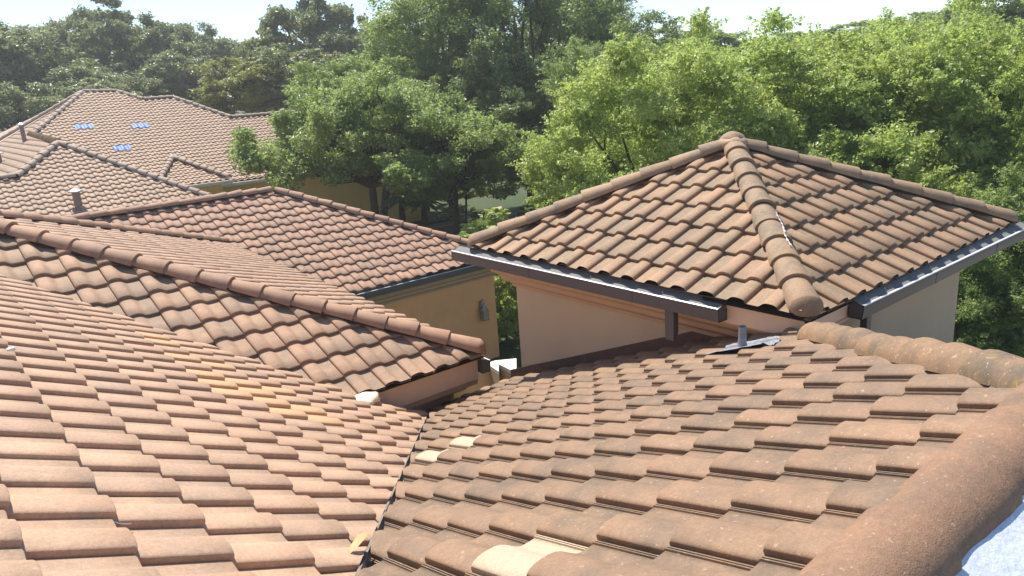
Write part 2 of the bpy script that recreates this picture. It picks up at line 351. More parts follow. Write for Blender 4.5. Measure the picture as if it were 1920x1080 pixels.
def ridge_run(name, parent, m, P0, P1, hw=.15, hh=.125, L=.36, lift=.055, dome=True, seed=1, seg=12, white=(), taper=.78, label=None):
    """overlapping barrel caps from the low end P0 up to P1; every butt faces P0"""
    r = np.random.default_rng(seed); P0 = V3(*P0) + V3(0, 0, CAMZ + lift); P1 = V3(*P1) + V3(0, 0, CAMZ + lift)
    D = np.linalg.norm(P1 - P0); t = (P1 - P0) / D; sd_ = unit(np.cross(t, V3(0, 0, 1))); up = np.cross(sd_, t)
    n = max(1, int(round(D / L))); L = D / n; ang = np.linspace(0, math.pi, seg + 1)
    vs = []; fs = []; sm = []; tint = []
    def ring(d, a, b, off):
        return [P0 + t * d + sd_ * (math.cos(q) * a) + up * (off + max(math.sin(q), 0) * b) for q in ang]
    for k in range(n):
        d0 = k * L + r.normal(0, .004); ln = L + (.05 if k < n - 1 else .0); e = r.normal(0, .006); sc = 1 + r.normal(0, .02); yaw = r.normal(0, .004)
        rings = [ring(d0, hw * .80 * sc, hh * .76 * sc, e), ring(d0 + .001, hw * 1.02 * sc, hh * 1.02 * sc, e), ring(d0 + .001, hw * 1.02 * sc, hh * 1.02 * sc, e), ring(d0 + .010, hw * 1.035 * sc, hh * 1.035 * sc, e),
                 ring(d0 + ln * .5, hw * (.5 + .5 * taper + .03) * sc, hh * (.5 + .5 * taper + .02) * sc, e * .5), ring(d0 + ln, hw * taper * sc, hh * (taper - .03) * sc, 0)]
        if k == 0 and dome:
            rings = [ring(d0 - .085, .004, .004, -.02), ring(d0 - .08, hw * .42, hh * .36, -.018), ring(d0 - .064, hw * .68, hh * .62, -.012), ring(d0 - .036, hw * .88, hh * .85, -.004), ring(d0 - .008, hw * 1.0, hh * .98, e)] + rings[3:]
        off = len(vs); [vs.extend(q) for q in rings]; S = seg + 1
        tt = [r.random(), r.random(), (1.0 if k in white else 0.0), 0]
        for a in range(len(rings) - 1):
            if a == 1 and not (k == 0 and dome): continue
            for q in range(seg):
                fs.append((off + a * S + q, off + a * S + q + 1, off + (a + 1) * S + q + 1, off + (a + 1) * S + q)); sm.append(a > 1 or (k == 0 and dome)); tint.append(tt)
    # mortar bed under the caps
    off = len(vs); nb = len(fs)
    for d in (0.0 if dome else .03, D):
        for a, b in ((-.8, -.25), (-.8, .1), (-.4, .66), (.4, .66), (.8, .1), (.8, -.25)): vs.append(P0 + t * d + sd_ * hw * a + up * hh * b)
    for q in range(6):
        fs.append((off + q, off + (q + 1) % 6, off + 6 + (q + 1) % 6, off + 6 + q)); sm.append(False); tint.append([0, 0, 0, 0])
    for b in (off, off + 6):
        fs.append((b, b + 1, b + 4, b + 5)); fs.append((b + 1, b + 2, b + 3, b + 4)); sm += [False] * 2; tint += [[0, 0, 0, 0]] * 2
    mi = [0] * nb + [1] * (len(fs) - nb)
    me = np_mesh(name, vs, fs, np.array(sm), tint, mi)
    ob = link(name, me, [m, M['bed']], parent)
    if label: ob['label'] = label
    return ob

def pl(o, c, s):                               # plane height function: z at (x, y), measured from the eye
    n = np.cross(unit(c), unit(s)); o = V3(*o)
    return lambda x, y: o[2] - (n[0] * (x - o[0]) + n[1] * (y - o[1])) / n[2]
H = lambda z: z + CAMZ
def atz(px, py, z):
    d = FW + RT * (px - 960) / F - UP * (py - 540) / F
    return d * (z / d[2]) + V3(0, 0, CAMZ)
def on(zf, *xy): return [(x, y, zf(x, y)) for x, y in xy]

# ------------------------------------------------------------------ ground
def plane(name, pts, m, **kw):
    me = bpy.data.meshes.new(name); me.from_pydata([tuple(p) for p in pts], [], [tuple(range(len(pts)))]); me.update()
    return link(name, me, m, **kw)
plane('ground', [(-900, -900, 0), (900, -900, 0), (900, 900, 0), (-900, 900, 0)], M['ground'], kind='structure')
plane('path', [(x, y, .004) for x, y, z in (atz(*q_, -CAMZ) for q_ in ((780, 429), (860, 409), (905, 397), (940, 386), (942, 391), (908, 405), (862, 418), (785, 439)))], M['soil'], kind='structure')
plane('driveway', [(17, -6, .004), (27, -6, .004), (30, 12, .004), (19, 12, .004)], M['pave'], kind='structure')

# ------------------------------------------------------------------ the near house
house = thing('house', 'tan stucco house under brown and pink clay tile roofs filling the foreground', 'house', (5, 8, 0))
A = ((.300, 4.200, -1.415), (-.008, 1, 0), (-.866, -.007, .501), .295, .326)
B = ((2.076, .902, -1.243), (1, -.001, 0), (-.001, -.928, .372), .296, .322)
PLs = ((5.1045, 6.934, -1.902), (.018, 1, 0), (.906, -.017, .424), .298, .318)
PRs = ((5.504, 2.825, -1.908), (1, .008, 0), (-.007, .904, .428), .297, .322)
Ds = ((7.132, 14.652, -4.249), (1, -.013, 0), (.012, .907, .420), .330, .334)
Cs = ((4.545, 6.796, -3.110), (1, .017, 0), (-.015, .906, .424), .323, .351)
zA = pl(*A[:3]); zB = lambda x, y: -1.243 - (y - .902) * .372 / .928 ; zPL = lambda x, y: -1.902 + (x - 5.106) * .468
zPR = pl(*PRs[:3]); zD = pl(*Ds[:3]); zC = pl(*Cs[:3])

orange = {k: .5 for k in [(3, -7), (3, -6), (4, -7), (4, -6), (4, -5), (5, -6), (5, -5), (6, -7), (6, -6), (6, -5), (8, -6), (8, -5), (10, -5), (11, -5)]}
cream = {k: 1.0 for k in [(2, -11), (1, -11), (-3, -3)]}
tile_slope('roof_slope', house, M['tileA'], *A, [on(zA, (-.63, 0), (4.10, 6.855), (-2.6, 6.9), (-2.6, 0)), on(zA, (-2.6, 6.9), (3.15, 6.855), (-1.41, 11.2), (-2.6, 11.2))], fine=2, bw=.76, bh=.047, special=orange, seed=3,
           label='sunlit pinkish slope of clay tiles with a patch of newer orange ones')
tile_slope('roof_slope', house, M['tileB'], *B, [on(zB, (-.07, .72), (2.90, .72), (5.48, 3.30), (5.48, 7.1), (4.35, 7.1))], fine=2, ribs=True, bw=.74, bh=.052, special=cream, seed=4,
           label='weathered brown slope with three cream replacement tiles')
tile_slope('roof_slope', house, M['tileC'], *Cs, [on(zC, (3.21, 6.8), (4.95, 6.8), (.138, 11.2), (-1.35, 11.2))], fine=2, seed=5, label='short tan slope facing the viewer behind the pink one')
# hipped end of that wing, its eave runs away to the right
a0 = V3(.138, 11.2, zC(.138, 11.2)); a1 = V3(4.95, 6.8, zC(4.95, 6.8)); a2 = V3(5.44, 17.0, -3.12)
e_ = unit(a2 - a1); nn = np.cross(a1 - a0, a2 - a0); nn = unit(nn if nn[2] > 0 else -nn); s_ = unit(np.cross(nn, e_)); s_ = s_ if s_[2] > 0 else -s_
tile_slope('roof_slope', house, M['tileA'], a1, e_, s_, .323, .351, [[a1, a2, a0]], fine=1, seed=6)
a3 = V3(-6, 17.0, -3.12); a4 = V3(-6, 11.2, a0[2])
tile_slope('roof_slope', house, M['tileC'], a2, (-1, 0, 0), unit(V3(0, -1, (a0[2] - a2[2]) / 5.8)), .323, .351, [[a2, a3, a4, a0]], fine=0, seed=7)
tile_slope('roof_slope', house, M['tileD'], *Ds, [on(zD, (0.5, 14.66), (11.55, 14.62), (7.43, 18.8), (0.5, 18.8))], fine=1, seed=8, label='reddish slope of the far wing, left of the square tower')
zr = zD(7.43, 18.8)
tile_slope('roof_slope', house, M['tileD'], (11.55, 14.62, -4.25), (0, 1, 0), unit(V3(-4.12, 0, zr + 4.25)), .33, .334, [[(11.55, 14.62, -4.25), (11.55, 23, -4.25), (7.43, 18.8, zr)]], fine=0, seed=9)
tile_slope('roof_slope', house, M['tileD'], (7.43, 23, -4.25), (-1, 0, 0), unit(V3(0, -4.2, zr + 4.25)), .33, .334, [[(11.55, 23, -4.25), (7.43, 18.8, zr), (.5, 18.8, zr), (.5, 23, -4.25)]], fine=0, seed=10)
# square tower: a pyramid of four slopes
ap = V3(7.249, 5.004, -.882)
tile_slope('roof_slope', house, M['tileP'], *PLs, [[(5.12, 7.19, -1.9), (5.08, 2.85, -1.9), ap]], fine=2, seed=11, label='mossy left slope of the square tower')
tile_slope('roof_slope', house, M['tileP'], *PRs, [[(5.08, 2.83, -1.9), (9.42, 2.86, -1.9), ap]], fine=2, seed=12, label='right slope of the square tower')
tile_slope('roof_slope', house, M['tileP'], (9.42, 2.86, -1.9), (0, 1, 0), unit(V3(-2.17, 0, 1.02)), .297, .32, [[(9.42, 2.86, -1.9), (9.42, 7.19, -1.9), ap]], fine=0, seed=13)
tile_slope('roof_slope', house, M['tileP'], (9.42, 7.19, -1.9), (-1, 0, 0), unit(V3(0, -2.17, 1.02)), .297, .32, [[(9.42, 7.19, -1.9), (5.12, 7.19, -1.9), ap]], fine=0, seed=14)
# the slopes on the other sides of the near ridge and of the hip at the tower's foot
zF = lambda x, y: -1.154 - (x - 2.88) * .404
zG = lambda x, y: -1.150 - (.66 - y) * .40
tile_slope('roof_slope', house, M['tileB'], (9.5, 3.25, zF(9.5, 0)), (0, 1, 0), unit(V3(-1, 0, .404)), .297, .322, [on(zF, (2.92, .66), (5.47, 3.21), (9.5, 3.21), (9.5, -5.9))], fine=0, seed=15)
tile_slope('roof_slope', house, M['tileB'], (0, -.22, zG(0, -.22)), (1, 0, 0), unit(V3(0, 1, .40)), .297, .322, [on(zG, (-3, -.24), (3.78, -.24), (9.2, -5.7), (-3, -5.7))], fine=0, seed=16)
# hips and ridges
ridge_run('hip_ridge', house, M['capP'], (5.14, 2.88, -1.87), ap, seed=1, hw=.130, hh=.112, L=.33, label='front hip of the tower, two caps streaked with white')
ridge_run('hip_ridge', house, M['capP'], (5.16, 7.13, -1.87), ap, seed=2, hw=.126, hh=.108, L=.35, label='left hip of the tower')
ridge_run('hip_ridge', house, M['capP'], (9.37, 2.90, -1.87), ap, seed=3, hw=.126, hh=.108, L=.36, label='right hip of the tower')
ridge_run('hip_ridge', house, M['capP'], (9.37, 7.13, -1.87), ap, seed=4, hw=.126, hh=.108, L=.36)
ridge_run('hip_ridge', house, M['capA'], (4.90, 6.86, -3.07), a0 - V3(0, 0, .01), seed=5, hw=.138, hh=.118, L=.38)
ridge_run('hip_ridge', house, M['capA'], (5.38, 16.93, -3.08), a0 + V3(0, .08, -.01), seed=6, hw=.136, hh=.115, L=.40)
ridge_run('hip_ridge', house, M['capA'], a0 + V3(-.1, 0, 0), (-6, 11.2, a0[2]), seed=7, hw=.136, hh=.115, L=.40, dome=False)
ridge_run('hip_ridge', house, M['capA'], (11.48, 14.69, -4.22), (7.45, 18.78, zr), seed=8, hw=.138, hh=.118, L=.37)
ridge_run('hip_ridge', house, M['capA'], (7.35, 18.8, zr), (.5, 18.8, zr), seed=9, hw=.138, hh=.118, L=.38, dome=False)
ridge_run('hip_ridge', house, M['capF'], (4.82, 2.62, zB(0, 2.62)), (2.76, .58, zB(0, .68) + .03), seed=10, hw=.125, hh=.115, L=.30, lift=.03, dome=False, label='lichened hip running down to the foot of the tower')
ridge_run('hip_ridge', house, M['capN'], (2.95, .683, -1.186), (-.25, .683, -1.186), seed=11, hw=.124, hh=.106, L=.42, lift=.0, taper=.91, dome=False, seg=28, label='big worn ridge caps nearest the viewer')
# apex cap of the tower, bedded in pale mortar
def lump(name, parent, m, c, r, seed=0, sub=3, amp=.12, fr=3.0, **kw):
    bm = bmesh.new(); bmesh.ops.create_icosphere(bm, subdivisions=sub, radius=1.0); q = np.random.default_rng(seed); ph = q.random(6) * 6
    for v in bm.verts:
        p = v.co; k = 1 + amp * (math.sin(fr * p.x + ph[0]) * math.sin(fr * p.y + ph[1]) + .6 * math.sin(2.3 * fr * p.z + ph[2] + 2 * p.x) * math.sin(1.9 * fr * p.x + ph[3]))
        v.co = Vector((c[0] + p.x * r[0] * k, c[1] + p.y * r[1] * k, c[2] + p.z * r[2] * k))
    for f in bm.faces: f.smooth = True
    me = bpy.data.meshes.new(name); bm.to_mesh(me); bm.free()
    return link(name, me, m, parent, **kw)
capm = M['capP']
lump('apex_cap', house, M['capP'], ap + V3(.0, .0, CAMZ + .075), (.15, .15, .115), seed=2, amp=.05)
lump('apex_mortar', house, M['mortarT'], ap + V3(-.02, -.02, CAMZ + .06), (.158, .158, .095), seed=5, amp=.07, fr=5)

# white streak washed down two caps of the front hip
hp0 = V3(5.14, 2.88, -1.87 + CAMZ + .055); ht = unit(ap + V3(0, 0, CAMZ + .055) - hp0); hs = unit(np.cross(ht, V3(0, 0, 1))); hu = np.cross(hs, ht)
vs_ = []; fs_ = []; nst = 40; qst = np.random.default_rng(12)
for i in range(nst):
    d = .76 + .60 * i / (nst - 1); a = math.radians(62) + .10 * math.sin(d * 9) + qst.normal(0, .02); k = (d / .33) % 1; rr = 1.03 - .06 * k if k < .5 else 1.0 - .12 * (k - .5)
    for e in (-1, 1):
        aa = a + e * (.055 + .035 * math.sin(i * 1.3) + qst.normal(0, .012)); vs_.append(hp0 + ht * d + hs * (.130 * rr + .004) * math.cos(aa) + hu * (.112 * rr + .008) * math.sin(aa))
for i in range(nst - 1): fs_.append((2 * i, 2 * i + 1, 2 * i + 3, 2 * i + 2))
MB().add(vs_, fs_, True).build('white_streak', M['white'], house)

# walls
def walls(name, x0, y0, x1, y1, ztop, m=None, label=None, parent=None):
    o = MB().box((x0, y0, 0), (x1, y1, H(ztop))).build(name, m or M['stucco'], parent or house)
    if label: o['label'] = label
    return o
tw = walls('wall', 5.48, 3.21, 9.0, 6.79, -1.93, label='stucco walls of the square tower')
dw = walls('wall', 1.0, 15.0, 11.38, 22.6, -4.28, M['stuccoD'], label='shaded wall of the far wing, with the lantern')
walls('wall', -5.5, 7.16, 4.62, 16.7, -3.15)
walls('wall', -3.0, .4, 5.46, 7.0, -4.35)
walls('wall', -3.0, -5.2, 9.0, .3, -4.0)
def corner_outs(kind):
    return {'front': (0, -1, 0)}[kind]
def moulding(name, x0, y0, x1, y1, prof, m, parent=house, sides='FLRB'):
    pts = [(x0, y1), (x0, y0), (x1, y0), (x1, y1), (x0, y1)]; outs = [(-1, 1), (-1, -1), (1, -1), (1, 1), (-1, 1)]
    return MB().ring_sweep(prof, [(a, b, 0) for a, b in pts], outs).build(name, m, parent)
def shift(prof, z): return [(a, H(b + z)) for a, b in prof]
CORN = [(-.02, .0), (.33, .0), (.325, -.05), (.21, -.085), (.21, -.125), (.125, -.18), (.125, -.225), (.03, -.285), (.03, -.32), (-.02, -.32)]
moulding('cornice', 5.48, 3.21, 9.0, 6.79, shift(CORN, -2.045), M['trim'], tw)
moulding('cornice', 1.0, 15.0, 11.38, 22.6, shift([(a, b * 1.15) for a, b in CORN], -4.42), M['trim'], dw)
FAS = [(0, 0), (.025, 0), (.025, -.05), (.04, -.05), (.04, 0.03), (.06, .03), (.06, -.19), (0, -.19)]
moulding('fascia', 5.16, 2.90, 9.32, 7.10, shift([(0, .03), (.03, .03), (.03, -.02), (.018, -.025), (.018, -.15), (0, -.15)], -1.925), M['fascia'])
moulding('fascia', .9, 14.72, 11.5, 22.9, shift([(0, .03), (.03, .03), (.018, -.16), (0, -.16)], -4.27), M['fascia'])
moulding('fascia', -5.6, 6.90, 4.86, 16.9, shift([(0, .05), (.035, .05), (.035, 0), (.02, -.005), (.02, -.24), (0, -.24)], -3.16), M['fascia'])
moulding('soffit', -5.5, 7.16, 4.62, 16.7, shift([(-.02, .02), (.26, .02), (.26, -.05), (.15, -.06), (.15, -.12), (.04, -.13), (.04, -.24), (-.02, -.24)], -3.42), M['trim'])
def slab(name, poly, z, m, parent=house):
    n = len(poly); b = MB(); b.add([(x, y, z) for x, y in poly] + [(x, y, z + .03) for x, y in poly], [tuple(range(n))[::-1], tuple(range(n, 2 * n))] + [(i, (i + 1) % n, n + (i + 1) % n, n + i) for i in range(n)])
    return b.build(name, m, parent)
# gutters: a trough with a rolled front lip and a sloping leaf guard
def gutter(P0, P1, out, parent=house, d=.125, h=.115, label=None):
    out = V3(*out, 0) if len(out) == 2 else V3(*out); P0 = V3(*P0); P1 = V3(*P1); P0[2] = H(P0[2]); P1[2] = H(P1[2])
    prof = [(0, -h), (d * .93, -h), (d, -h * .35), (d, -.012), (d + .006, -.004), (d + .002, .004), (d - .012, .004), (d - .014, -.006), (d - .004, -.012), (d - .006, -h * .35), (d * .9, -h + .006), (.006, -h + .006), (.006, .055), (0, .055)]
    g = MB().sweep(prof, P0, P1, out).build('gutter', M['gutter'], parent)
    if label: g['label'] = label
    t = unit(P1 - P0)
    MB().sweep([(d - .013, .0045), (d + .004, .0045), (d + .008, .0), (d + .008, .007), (d + .003, .010), (d - .013, .009)], P0, P1, out).build('lip', M['lip'], g)
    MB().sweep([(.008, .045), (d - .02, .0), (d - .02, -.004), (.008, .041)], P0 + t * .008, P1 - t * .008, out).build('leaf_guard', M['guard'], g)
    for P in (P0, P1 - t * .006): MB().sweep([(0.002, -h - .003), (d * .93 + .002, -h - .003), (d + .003, -h * .35), (d + .003, .002), (.002, .05)], P, P + t * .006, out).build('end_cap', M['gutter'], g)
    for k in (.36, .74):
        P = P0 + (P1 - P0) * k; MB().sweep([(0, -h - .002), (d * .93 + .002, -h - .002), (d + .003, -h * .35), (d + .003, -.012), (d - .002, -.012), (d - .002, -h * .35), (d * .9, -h + .004), (0, -h + .004)], P, P + t * .05, out).build('joint', M['gutter'], g)
    n = int(np.linalg.norm(P1 - P0) / .9)
    for k in range(n):
        p = P0 + t * (.5 + k * .9) + out * (d * .45)
        MB().tube([p + V3(0, 0, .02), p + V3(0, 0, .034)], .006, 6).build('screw', M['tin'], g)
    return g
def downspout(x0, y0, x1, y1, ztop, zbot, cut, parent=house):
    b = MB(); z0, z1 = H(zbot), H(ztop)
    return b.hexa([(x0, y0, z0 + cut[0]), (x1, y0, z0 + cut[1]), (x1, y1, z0 + cut[2]), (x0, y1, z0 + cut[3]), (x0, y0, z1), (x1, y0, z1), (x1, y1, z1), (x0, y1, z1)]).build('downspout', M['gutter'], parent, bevel=.006)
M['lip'] = plain('bare_metal_lip', (.75, .75, .76), .4, .25, var=.08)
M['guard'] = plain('leaf_guard_grey', (.20, .195, .19), .75, 0, var=.08, scale=10, spec=.15)
gl = gutter((5.14, 7.42, -1.93), (5.14, 3.58, -1.93), (-1, 0), label='dark gutter along the left eave of the tower')
gr_ = gutter((5.79, 2.87, -1.93), (9.62, 2.87, -1.93), (0, -1), label='dark gutter along the right eave of the tower')
gd = gutter((1.0, 14.72, -4.28), (11.5, 14.72, -4.28), (0, -1), d=.14, h=.15)
gutter((4.885, 6.80, -3.19), (5.37, 16.9, -3.19), (1, 0), h=.13)
downspout(5.045, 4.07, 5.115, 4.17, -2.04, -2.33, (.0, .07, .07, .0))
downspout(5.98, 2.80, 6.06, 2.86, -2.04, -2.6, (0, 0, 0, 0))

# low wall that closes the gap between the two wings
zc_ = -3.60
zig = [atz(912, 681, zc_), atz(935, 696.5, zc_), atz(935, 682.5, zc_), atz(968, 699, zc_), atz(968, 672, zc_), atz(928, 676, zc_)]  # outline traces shadow edges: only the sunlit part of the ledge, in white
zig = [(p[0], p[1]) for p in zig]
b = MB(); n = len(zig)
pw = MB().add([(x, y, H(-4.6)) for x, y in zig] + [(x, y, H(zc_) - .05) for x, y in zig], [tuple(range(n, 2 * n))] + [(i, (i + 1) % n, n + (i + 1) % n, n + i) for i in range(n)]).build('parapet', M['stucco'], house)
MB().add([(x, y, H(zc_) - .05) for x, y in zig] + [(x, y, H(zc_)) for x, y in zig], [tuple(range(n, 2 * n)), tuple(range(n))[::-1]] + [(i, (i + 1) % n, n + (i + 1) % n, n + i) for i in range(n)]).build('parapet_lit_cap', M['cap'], pw)
MB().box((2.9, 7.10, H(-4.6)), (5.49, 7.2, H(-3.80))).build('parapet', M['stucco'], house)
MB().box((4.4, 7.55, H(-4.6)), (5.58, 7.68, H(-3.62))).build('parapet', M['stucco'], house)
# dark pan flashing where the brown slope meets the tower wall
MB().sweep([(.0, .0), (.0, .17), (.012, .17), (.02, .03), (.16, .02), (.16, .0)], (5.48, 3.2, H(zB(0, 3.2)) + .02), (5.48, 7.0, H(zB(0, 7.0)) + .02), (-1, 0, 0)).build('wall_flashing', plain('flashing_brown', (.10, .065, .055), .6, .2, var=.2, scale=12), house)
# valley metal between pink and brown slopes
v0 = V3(-.12, .68, H(zB(0, .68))); v1 = V3(4.28, 7.1, H(zB(0, 7.1)))
dv = unit(v1 - v0); sx = unit(np.cross(dv, V3(0, 0, 1)))
MB().sweep([(-.11, .035), (-.012, .02), (-.006, .06), (.006, .06), (.012, .02), (.11, .03), (.11, .02), (0, -.01), (-.11, .025)], v0, v1, sx).build('valley_flashing', M['galv'], house)
q0 = V3(-1.37, 11.2, H(zC(-1.37, 11.2))); q1 = V3(3.19, 6.8, H(zC(3.19, 6.8)))
sx = unit(np.cross(unit(q1 - q0), V3(0, 0, 1)))
MB().sweep([(-.10, .03), (0, .0), (.10, .03), (.10, .02), (0, -.01), (-.10, .02)], q0, q1, sx).build('valley_flashing', M['galv'], house)

# ------------------------------------------------------------------ small things on the near roofs
# lead flashing and vent pipe: the sheet follows the tiles it lies on
oB, cB, sB = V3(*B[0]) + V3(0, 0, CAMZ), unit(B[1]), unit(B[2]); nB = unit(np.cross(cB, sB)); nB = nB if nB[2] > 0 else -nB
vp = V3(4.644, 3.081, H(-2.096)); uu, vv = (vp - oB) @ cB, (vp - oB) @ sB
vent = thing('vent_pipe', 'grey lead vent pipe with flashing sheet on the brown slope by the tower', 'vent pipe', tuple(vp))
pr = profile(1); fx = np.array([p[0] for p in pr]); fh = np.array([p[1] for p in pr]); gx = np.linspace(uu - .14, uu + .13, 36); gy = np.linspace(vv - .24, vv + .26, 14)
q = np.random.default_rng(5); vs_ = []; fs_ = []
for j, y in enumerate(gy):
    for i, x in enumerate(gx):
        h = np.interp((x / B[3]) % 1, fx, fh) * .9 + PT + .012 + q.normal(0, .0022)
        vs_.append(oB + cB * x + sB * y + nB * h)
for j in range(len(gy) - 1):
    for i in range(len(gx) - 1): a = j * len(gx) + i; fs_.append((a, a + 1, a + 1 + len(gx), a + len(gx)))
b = MB(); b.add(vs_, fs_, True); b.build('flashing', M['lead'], vent)
pc = oB + cB * uu + sB * vv + nB * .07
pb = MB().tube([pc, pc + V3(0, 0, .02), pc + V3(0, 0, .05), pc + V3(.004, 0, .11), pc + V3(0, 0, .175)], [.055, .038, .032, .030, .028], 16, caps=False).tube([pc + V3(0, 0, .173), pc + V3(0, 0, .10)], [.028, .021], 16, caps=False)
pb.build('pipe', M['lead'], vent)
MB().add([pc + V3(.022 * math.cos(k), .022 * math.sin(k), .13) for k in np.linspace(0, 6.283, 13)[:-1]], [tuple(range(12))]).build('pipe_bore', M['bed'], vent)
# silver foil on the slope behind the nearest ridge
foil = []; ff = []; q = np.random.default_rng(9); nx, ny = 70, 24
for j in range(ny):
    for i in range(nx):
        x = 1.0 + 2.6 * i / (nx - 1); y = .66 - .9 * j / (ny - 1)
        foil.append((x, y, H(-1.136 - (.66 - y) * .40) + q.normal(0, .0022) + .007 * math.sin(x * 31 + 1.5 * math.sin(y * 13)) * (.4 + .6 * math.sin(x * 7 + y * 5))))
for j in range(ny - 1):
    for i in range(nx - 1): a = j * nx + i; ff.append((a, a + 1, a + 1 + nx, a + nx))
MB().add(foil, ff, True).build('foil_sheet', M['foil'], label='crinkled silver foil sheet behind the nearest ridge caps', cat='foil sheet')
lump('mortar_lump', None, M['mortar'], V3(3.24, 6.62, H(zA(3.24, 6.62)) + .075), (.17, .15, .05), seed=4, amp=.16, fr=5, label='cream mortar lump under the lower end of the tan slope', cat='mortar lump')
lump('mortar_lump', None, M['mortar'], V3(3.93, 6.43, H(zA(3.93, 6.43)) + .05), (.10, .09, .03), seed=6, amp=.25, fr=4, label='flat cream mortar scrap in the valley between pink and brown slopes', cat='mortar lump')
# dry leaf in the valley
d0 = V3(1.11, 2.53, H(zA(1.11, 2.53)) + .10)
MB().add([d0 + V3(-.03, -.02, 0), d0 + V3(.0, -.022, .012), d0 + V3(.05, .0, .02), d0 + V3(.10, .05, .01), d0 + V3(.04, .035, .03), d0 + V3(-.01, .012, .012)], [(0, 1, 4, 5), (1, 2, 4), (2, 3, 4)], True).build('dry_leaf', M['dryleaf'], label='curled tan leaf lying in the valley at the bottom of the picture', cat='leaf')
qn = np.random.default_rng(3)
dl = V3(1.60, .98 + .6, H(zB(0, 1.58)) + .035)
p = V3(.31, 5.07, H(zA(.31, 5.07)) + .125)
lump('plaster_scrap', None, M['white'], p, (.022, .022, .012), seed=1, sub=2, amp=.3, label='small white scrap on a pink tile at the left edge', cat='scrap')
p = V3(.33, 2.72, H(zA(.33, 2.72)) + .045)
MB().tube([p, p + V3(.012, -.012, -.008), p + V3(.04, -.012, -.022), p + V3(.05, -.006, -.028)], .0025, 6).build('bent_nail', M['tin'], label='bent shiny nail lying on the pink tiles at lower left', cat='nail')
# wall lantern on the shaded far wing
lx, ly, lz = 10.87, 14.99, H(-5.62)
lan = thing('wall_lantern', 'small dark iron lantern on the shaded tan wall', 'lantern', (lx, ly, lz))
MB().box((lx - .045, ly - .02, lz + .02), (lx + .045, ly + .02, lz + .26)).build('backplate', M['iron'], lan)
c0 = V3(lx, ly - .16, lz)
MB().tube([(lx, ly - .02, lz + .22), (lx, ly - .09, lz + .33), (lx, ly - .16, lz + .30), (lx, ly - .16, lz + .24)], .012, 8).build('arm', M['iron'], lan)
cage = MB()
for sx_ in (-1, 1):
    for sy_ in (-1, 1): cage.box((c0[0] + sx_ * .07 - .008, c0[1] + sy_ * .07 - .008, lz - .20), (c0[0] + sx_ * .07 + .008, c0[1] + sy_ * .07 + .008, lz + .05))
for zz in (-.2, -.08, .05): cage.box((c0[0] - .085, c0[1] - .085, lz + zz - .012), (c0[0] + .085, c0[1] + .085, lz + zz + .008))
cage.build('cage', M['iron'], lan)
MB().tube([c0 + V3(0, 0, .06), c0 + V3(0, 0, .10), c0 + V3(0, 0, .18), c0 + V3(0, 0, .26)], [.115, .08, .03, .008], 8).build('cap', M['iron'], lan)
MB().box((c0[0] - .055, c0[1] - .055, lz - .19), (c0[0] + .055, c0[1] + .055, lz + .035)).build('glass', plain('lantern_glass', (.45, .36, .25), .15), lan)

# ------------------------------------------------------------------ the house beyond
far = thing('neighbour_house', 'distant yellow house under a pale grey-tan tile roof', 'house', (10, 38, 0))
ts = math.tan(math.radians(25)); sE = unit(V3(0, 1, ts)); e1 = V3(11.838, 39.94, -.996); e2 = V3(4.603, 29.561, -1.667)
zE1 = lambda x, y: -.996 + (y - 39.94) * ts
zE2 = lambda x, y: -1.667 + (y - 29.561) * ts
EO = dict(W=.297, E=.31)
tile_slope('roof_slope', far, M['tileE'], e1, (1, 0, 0), sE, .297, .31, [
    on(zE1, (3.4, 37.7), (5.2, 40.1), (8.33, 44.07), (9.88, 43.9), (10.79, 42.8), (10.79, 34.5), (3.4, 34.5)),
    on(zE1, (10.79, 34.5), (10.79, 42.8), (12.28, 42.8), (14.2, 40.2), (14.2, 34.5)),
    on(zE1, (14.2, 34.5), (14.2, 40.2), (19.3, 40.2), (24.0, 34.5))], fine=0, seed=21, label='main slope of the distant roof with blue patches')
tile_slope('roof_slope', far, M['tileE'], e2, (1, 0, 0), sE, .297, .31, [
    on(zE2, (3.05, 28.94), (4.74, 30.86), (9.3, 24.9), (9.3, 23.4), (3.05, 23.4)), on(zE2, (3.05, 23.4), (3.05, 28.94), (.5, 28.94), (.5, 23.4))], fine=1, seed=22, label='nearer slope of the distant roof')
nEL = unit(V3(-.456, -.010, .890)); sEL = unit(V3(.890, 0, .456)); oEL = V3(4.744, 30.856, -1.063)
zEL = lambda x, y: oEL[2] - (nEL[0] * (x - oEL[0]) + nEL[1] * (y - oEL[1])) / nEL[2]
tile_slope('roof_slope', far, M['tileE'], oEL, (0, -1, 0), sEL, .297, .31, [
    on(zEL, (.5, 44), (8.33, 44.07), (5.2, 40.1), (.5, 40.1)), on(zEL, (.5, 40.1), (5.2, 40.1), (4.74, 30.86), (.5, 30.86)), on(zEL, (.5, 30.86), (4.74, 30.86), (3.05, 28.94), (.5, 28.94))], fine=1, seed=23)
